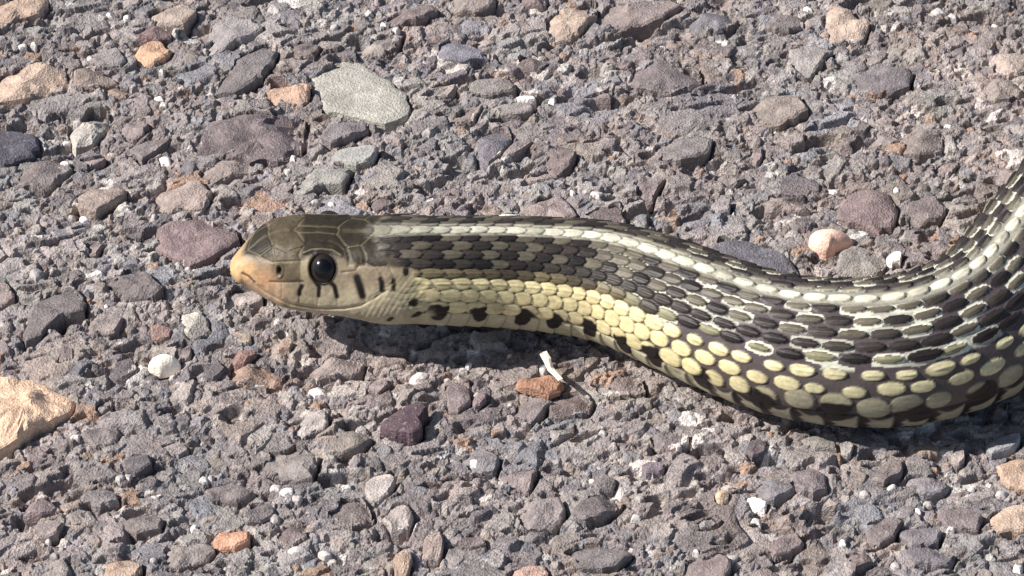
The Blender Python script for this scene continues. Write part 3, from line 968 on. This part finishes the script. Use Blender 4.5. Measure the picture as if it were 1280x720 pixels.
# ---- head drawn in the side chart
def dist_poly(pts, X_, Y_):
    d = np.full(X_.shape, 1e6)
    for (x0, y0), (x1, y1) in zip(pts[:-1], pts[1:]):
        ex, ey = x1 - x0, y1 - y0
        t = np.clip(((X_ - x0) * ex + (Y_ - y0) * ey) / (ex * ex + ey * ey + 1e-9), 0, 1)
        d = np.minimum(d, np.hypot(X_ - x0 - t * ex, Y_ - y0 - t * ey))
    return d


hm = (PX < 560)
nh = int(np.argmax(SS > 3.1))
hx = CX[:nh]; hy = CY[:nh]; hp = PHA[:nh]
shh = hx.shape + (3,)
wob = fbm(hx * .12, hy * .12, 3, 400)
def full(*c): return np.broadcast_to(cc(*c), shh)
side = full(150, 134, 111)
topc = full(46, 40, 29)
ytop = np.interp(hx, [288, 300, 320, 345, 378, 390, 425, 445, 470, 520], [300, 318, 322, 322, 326, 320, 322, 331, 332, 330])
hc = mixc(side, topc, sstep(4, -5, hy - ytop + wob * 6))
hc = mixc(hc, full(96, 84, 64), sstep(3, -2, hy - 352) * sstep(4, -3, np.abs(hx - 359) - 19) * .9)     # nasal / loreal
hc = mixc(hc, full(158, 144, 116), sstep(3, 0, np.abs(hx - 381) - 4) * sstep(322, 328, hy) * sstep(356, 350, hy))
hc = mixc(hc, full(60, 53, 40), sstep(6, -4, hy - 328) * sstep(426, 440, hx) * sstep(295, 315, hy) * .8)
hc = mixc(hc, full(64, 56, 40), sstep(2, -12, hy - 300) * .35)
hc = mixc(hc, full(74, 64, 52), sstep(462, 492, hx) * sstep(338, 326, hy))
hc = mixc(hc, full(224, 212, 178), sstep(348, 374, hy) * sstep(350, 400, hx) * .55)
hc = mixc(hc, full(186, 176, 138), sstep(490, 520, hx) * sstep(338, 350, hy) * .7)
hc = mixc(hc, full(206, 172, 142), sstep(32, 12, np.hypot((hx - 326) * .7, hy - 366)) * .75)
hc = mixc(hc, full(196, 142, 96), sstep(24, 6, np.hypot(hx - 327, (hy - 349) * 1.1) + wob * 12) * .5)
hc = mixc(hc, full(236, 188, 132), .72 * sstep(27, 8, np.hypot(hx - 298, (hy - 337) * 1.1) + wob * 10))
hc = mixc(hc, full(190, 182, 158), (hp > 128).astype(float))
hc = hc * (1 + .34 * wob[..., None])
hc = mixc(hc, full(60, 52, 38), .35 * sstep(.05, .3, fbm(hx * .3, hy * .5, 3, 470)) * (hy < ytop))
hh_ = np.zeros(hx.shape)
def seam(pts, w_, color=None, depth=.012, f=1.0):
    global hc, hh_
    d = dist_poly(pts, hx, hy)
    m = sstep(w_ * 1.5, w_ * .5, d)
    hh_ = hh_ - depth * .5 * sstep(w_ * 3.0, 0, d)
    if color is not None:
        hc = mixc(hc, np.broadcast_to(cc(*color), shh), m * f)
LS = (128, 116, 90); DS = (52, 44, 36)
# crown shields, paired about the midline
for pts in ([(331,287),(337,297),(341,307)], [(360,281),(372,291),(379,301)], [(372,291),(396,290),(421,292)], [(421,292),(428,281)],
            [(421,292),(433,309)], [(433,309),(451,306),(467,293),(462,284)], [(309,313),(325,319),(341,307)], [(341,307),(360,315),(378,309)],
            [(433,309),(437,322),(436,331)], [(451,306),(456,318),(456,331)], [(340,308),(343,326)], [(325,321),(340,328),(358,327),(376,326)],
            [(378,309),(373,318),(376,326)]):
    seam(pts, .75, LS, .020, .6)
mid = ((hp < 1.6) & (((hx > 302) & (hx < 361)) | ((hx > 427) & (hx < 463)))).astype(float)
hc = mixc(hc, full(*LS), mid * .2); hh_ = hh_ - .006 * mid
seam([(380,316),(390,312),(402,311.5),(416,313),(426,319)], 1.2, (132,122,94), -.03, .6)          # brow rim
seam([(378,309),(395,301),(415,303),(430,313)], 1.0, DS, .012, .35)
seam([(338,352),(358,352.5),(379,352)], 1.0, DS, .016, .8)
seam([(304,342),(311,346),(318,353)], 1.1, (70,44,30), .03, .9)                                      # notch of the mouth
seam([(318,353),(330,362),(345,371),(362,379),(392,384),(430,384.5),(448,381),(466,371),(480,362),(494,352)], .9, (214,198,160), .014, .6)
seam([(318,355),(330,364),(345,373),(362,381),(392,386),(430,386.5),(450,383),(468,373),(482,364)], .8, (110,94,70), .03, .5)
seam([(352,353),(352,372)], .6, (130,112,88), .01, .6)
for pts in ([(376,353),(374,378)], [(398,357),(397,382)], [(419,360),(422,382)], [(453,366),(456,376)], [(477,360),(478,365)]):
    seam(pts, .6, (118,104,80), .010, .5)
for pts, w_ in (([(377,358),(374,364),(374,368)], 2.8), ([(394,352),(399,359),(398,370)], 2.7), ([(412,352),(418,358),(421,371)], 3.0),
                ([(446,347),(449,356),(453,370)], 5.0), ([(476,349),(477,354),(477.5,363)], 3.6), ([(492,350),(492,357),(492,362)], 2.8)):
    seam(pts, w_, (26,20,18), .012, 1)
seam([(447,333),(458,330),(470,334),(476,344)], 1.2, (110,98,76), .014, .6)
seam([(428,340),(444,338),(447,333)], .9, (70,60,46), .014, .7)
seam([(456,326),(468,332),(482,331)], 1.6, (40,32,28), .012, .9)
seam([(476,334),(478,349)], .8, (120,108,86), .012, .6); seam([(486,334),(492,349)], .8, (96,84,66), .012, .6)
for k in range(9):                                                                                  # chin and cheek scales
    x0 = 478 + k * 7
    seam([(x0 + 14, 344), (x0 - 8, 372), (x0 - 22, 396)], .7, (132,122,96), .006, .22)
for k in range(4):
    seam([(470 + k * 4, 378 - k * 8), (500 + k * 3, 384 - k * 8), (534, 381 - k * 9)], .7, (132,122,96), .006, .2)
for cxy, rx, ry in (((518, 378), 8, 4.5), ((522, 393), 8, 3), ((507, 338), 4, 8), ((488, 399), 5, 2)):
    m = sstep(1.25, .8, np.hypot((hx - cxy[0]) / rx, (hy - cxy[1] + (hx - cxy[0]) * .35) / ry) + .6 * fbm(hx * .22, hy * .22, 2, 450))
    hc = mixc(hc, full(30, 24, 22), m)
# dark rings of the eye, eye socket and nostril
EYE = (403.5, 335.5)
de = np.hypot((hx - EYE[0]) / 16.5, (hy - EYE[1]) / 19.0)
hc = mixc(hc, full(30, 26, 22), sstep(1.24, 1.06, de))
hh_ = hh_ - .10 * sstep(1.0, .8, de) + .004 * sstep(.3, 0, np.abs(de - 1.15))
dn = np.hypot((hx - 349) / 3.0, (hy - 338.5) / 5.6)
hc = mixc(hc, full(34, 24, 18), sstep(1.2, .7, dn))
hh_ = hh_ - .04 * sstep(1.1, .3, dn) + .014 * sstep(.5, 0, np.abs(dn - 1.5))
# plates swell slightly
hh_ = hh_ + .006 * wob
# where the small scales begin
xb = 14 * fbm(hx * .09 + 3, hy * .14, 2, 480) + np.interp(hy, [270, 284, 292, 318, 336, 352, 400], [438, 438, 456, 478, 508, 524, 536])
ws = np.ones(CX.shape)
ws[:nh] = sstep(-5, 9, hx - xb)
hfull = np.zeros(CX.shape); hfull[:nh] = hh_
cfull = np.zeros(sh3); cfull[:nh] = hc
colr = mixc(cfull, col_s, ws)
disp = hfull * (1 - ws) + hs * amp * ws
disp[:8] *= 0.3
# small lumps and muscle so the body is not a perfect tube
disp += .012 * fbm(SG * .9, np.sin(np.broadcast_to(PH, CX.shape)) * 2, 2, 500) * sstep(2, 4, SG)
VB = V0 + Nn * disp[..., None]
F = grid_faces(len(SS), NV, True)
if flip > 0:
    pass
VV = VB.reshape(-1, 3)
CCc = np.clip(colr, 0.004, 1).reshape(-1, 3)
# close both ends
VV = np.concatenate([VV, VB[0].mean(0)[None], VB[-1].mean(0)[None]])
CCc = np.concatenate([CCc, colr[0].mean(0)[None], colr[-1].mean(0)[None]])
a = VV[F[:, 0]]; nrm = np.cross(VV[F[:, 1]] - a, VV[F[:, 3]] - a)
cen = np.repeat(SP[:-1], NV, axis=0)
if ((a - cen) * nrm).sum() < 0:
    F = F[:, ::-1]
n0 = len(SS) * NV
j = np.arange(NV); j2 = (j + 1) % NV
cap0 = np.stack([np.full(NV, n0), j, j2], 1); cap1 = np.stack([np.full(NV, n0 + 1), (len(SS) - 1) * NV + j2, (len(SS) - 1) * NV + j], 1)
F3 = np.concatenate([F[:, [0, 1, 2]], F[:, [0, 2, 3]], cap0, cap1])

M_SNAKE = bpy.data.materials.new('snake skin')
M_SNAKE.use_nodes = True
N = M_SNAKE.node_tree.nodes; L = M_SNAKE.node_tree.links
bs = N['Principled BSDF']
va = N.new('ShaderNodeAttribute'); va.attribute_name = 'tint'
tc = N.new('ShaderNodeTexCoord')
nz = N.new('ShaderNodeTexNoise'); nz.inputs['Scale'].default_value = 22; nz.inputs['Detail'].default_value = 4
L.new(tc.outputs['Object'], nz.inputs['Vector'])
mr = N.new('ShaderNodeMapRange'); mr.inputs['From Min'].default_value = .3; mr.inputs['From Max'].default_value = .7
mr.inputs['To Min'].default_value = .86; mr.inputs['To Max'].default_value = 1.12
L.new(nz.outputs['Fac'], mr.inputs['Value'])
vm = N.new('ShaderNodeVectorMath'); vm.operation = 'SCALE'
L.new(va.outputs['Color'], vm.inputs[0]); L.new(mr.outputs[0], vm.inputs['Scale'])
L.new(vm.outputs[0], bs.inputs['Base Color'])
bs.inputs['Roughness'].default_value = .5
bs.inputs['Specular IOR Level'].default_value = .32
bp = N.new('ShaderNodeBump'); bp.inputs['Strength'].default_value = .35; bp.inputs['Distance'].default_value = .01
L.new(nz.outputs['Fac'], bp.inputs['Height']); L.new(bp.outputs[0], bs.inputs['Normal'])

root = bpy.data.objects.new('snake', None)
col.objects.link(root)
base0 = SP[int(np.argmax(SS > 5))].copy(); base0[2] = 0
root.location = base0
root.empty_display_size = .5
root['label'] = 'garter snake with raised head, white back stripe, yellow side stripe and dark checkered keeled scales'
root['category'] = 'snake'
me = make_mesh('body', VV - base0, F3, CCc, smooth=True)
body = link('body', me, root, M_SNAKE)

# eyes
def mat_simple(name, c, rough, spec=.5, coat=0):
    m = bpy.data.materials.new(name); m.use_nodes = True
    b = m.node_tree.nodes['Principled BSDF']
    nz = m.node_tree.nodes.new('ShaderNodeTexNoise'); nz.inputs['Scale'].default_value = 30
    rp = m.node_tree.nodes.new('ShaderNodeMapRange'); rp.inputs['To Min'].default_value = .6; rp.inputs['To Max'].default_value = 1.4
    vm = m.node_tree.nodes.new('ShaderNodeVectorMath'); vm.operation = 'SCALE'; vm.inputs[0].default_value = c
    m.node_tree.links.new(nz.outputs['Fac'], rp.inputs['Value']); m.node_tree.links.new(rp.outputs[0], vm.inputs['Scale'])
    m.node_tree.links.new(vm.outputs[0], b.inputs['Base Color'])
    b.inputs['Roughness'].default_value = rough; b.inputs['Specular IOR Level'].default_value = spec
    b.inputs['Coat Weight'].default_value = coat; b.inputs['Coat Roughness'].default_value = .04
    return m


M_IRIS = mat_simple('dark iris', (.022, .016, .012), .25, .35, .1)
M_PUPIL = mat_simple('pupil', (.004, .004, .005), .16, .35, .15)


def cap(R, ang0, ang1, rings, segs):
    V = []; F = []
    for i in range(rings + 1):
        t = ang0 + (ang1 - ang0) * i / rings
        for jx in range(segs):
            p_ = 2 * PI * jx / segs
            V.append((R * math.sin(t) * math.cos(p_), R * math.sin(t) * math.sin(p_), R * math.cos(t)))
    V = np.array(V)
    F = grid_faces(rings + 1, segs, True)
    return V, F


iflat = np.argmin(np.where((PHA[:nh] < 120), np.hypot(hx - EYE[0], hy - EYE[1]), 1e9))
ii, jj = np.unravel_index(iflat, hx.shape)
for sg in (1, -1):
    jn = jj if (phi[jj] >= 0) == (sg > 0) else jm[jj]
    c0 = V0[ii, jn]; nn = Nn[ii, jn]
    nn = nn / np.linalg.norm(nn)
    Re = .207
    cpos = c0 - nn * (.138)
    xa = T[ii] - nn * (T[ii] @ nn); xa /= np.linalg.norm(xa)
    ya = np.cross(nn, xa)
    Mx = np.stack([xa, ya, nn], 1)
    V, F = cap(Re, .001, PI * .95, 30, 44)
    V = V * np.array([.90, 1.0, .95])
    Vw = V @ Mx.T
    e_ = link('eye', make_mesh('eye', Vw, F, None), root, M_IRIS)
    e_.location = cpos - base0
    V, F = cap(Re * 1.012, .001, .62, 12, 36)
    V = V * np.array([.90, 1.0, .95])
    pu = link('pupil', make_mesh('pupil', V @ Mx.T, F, None), e_, M_PUPIL)
print('stones', len(stones), 'ground tris', 2 * (SH[0] - 1) * (SH[1] - 1), 'snake tris', len(F3))
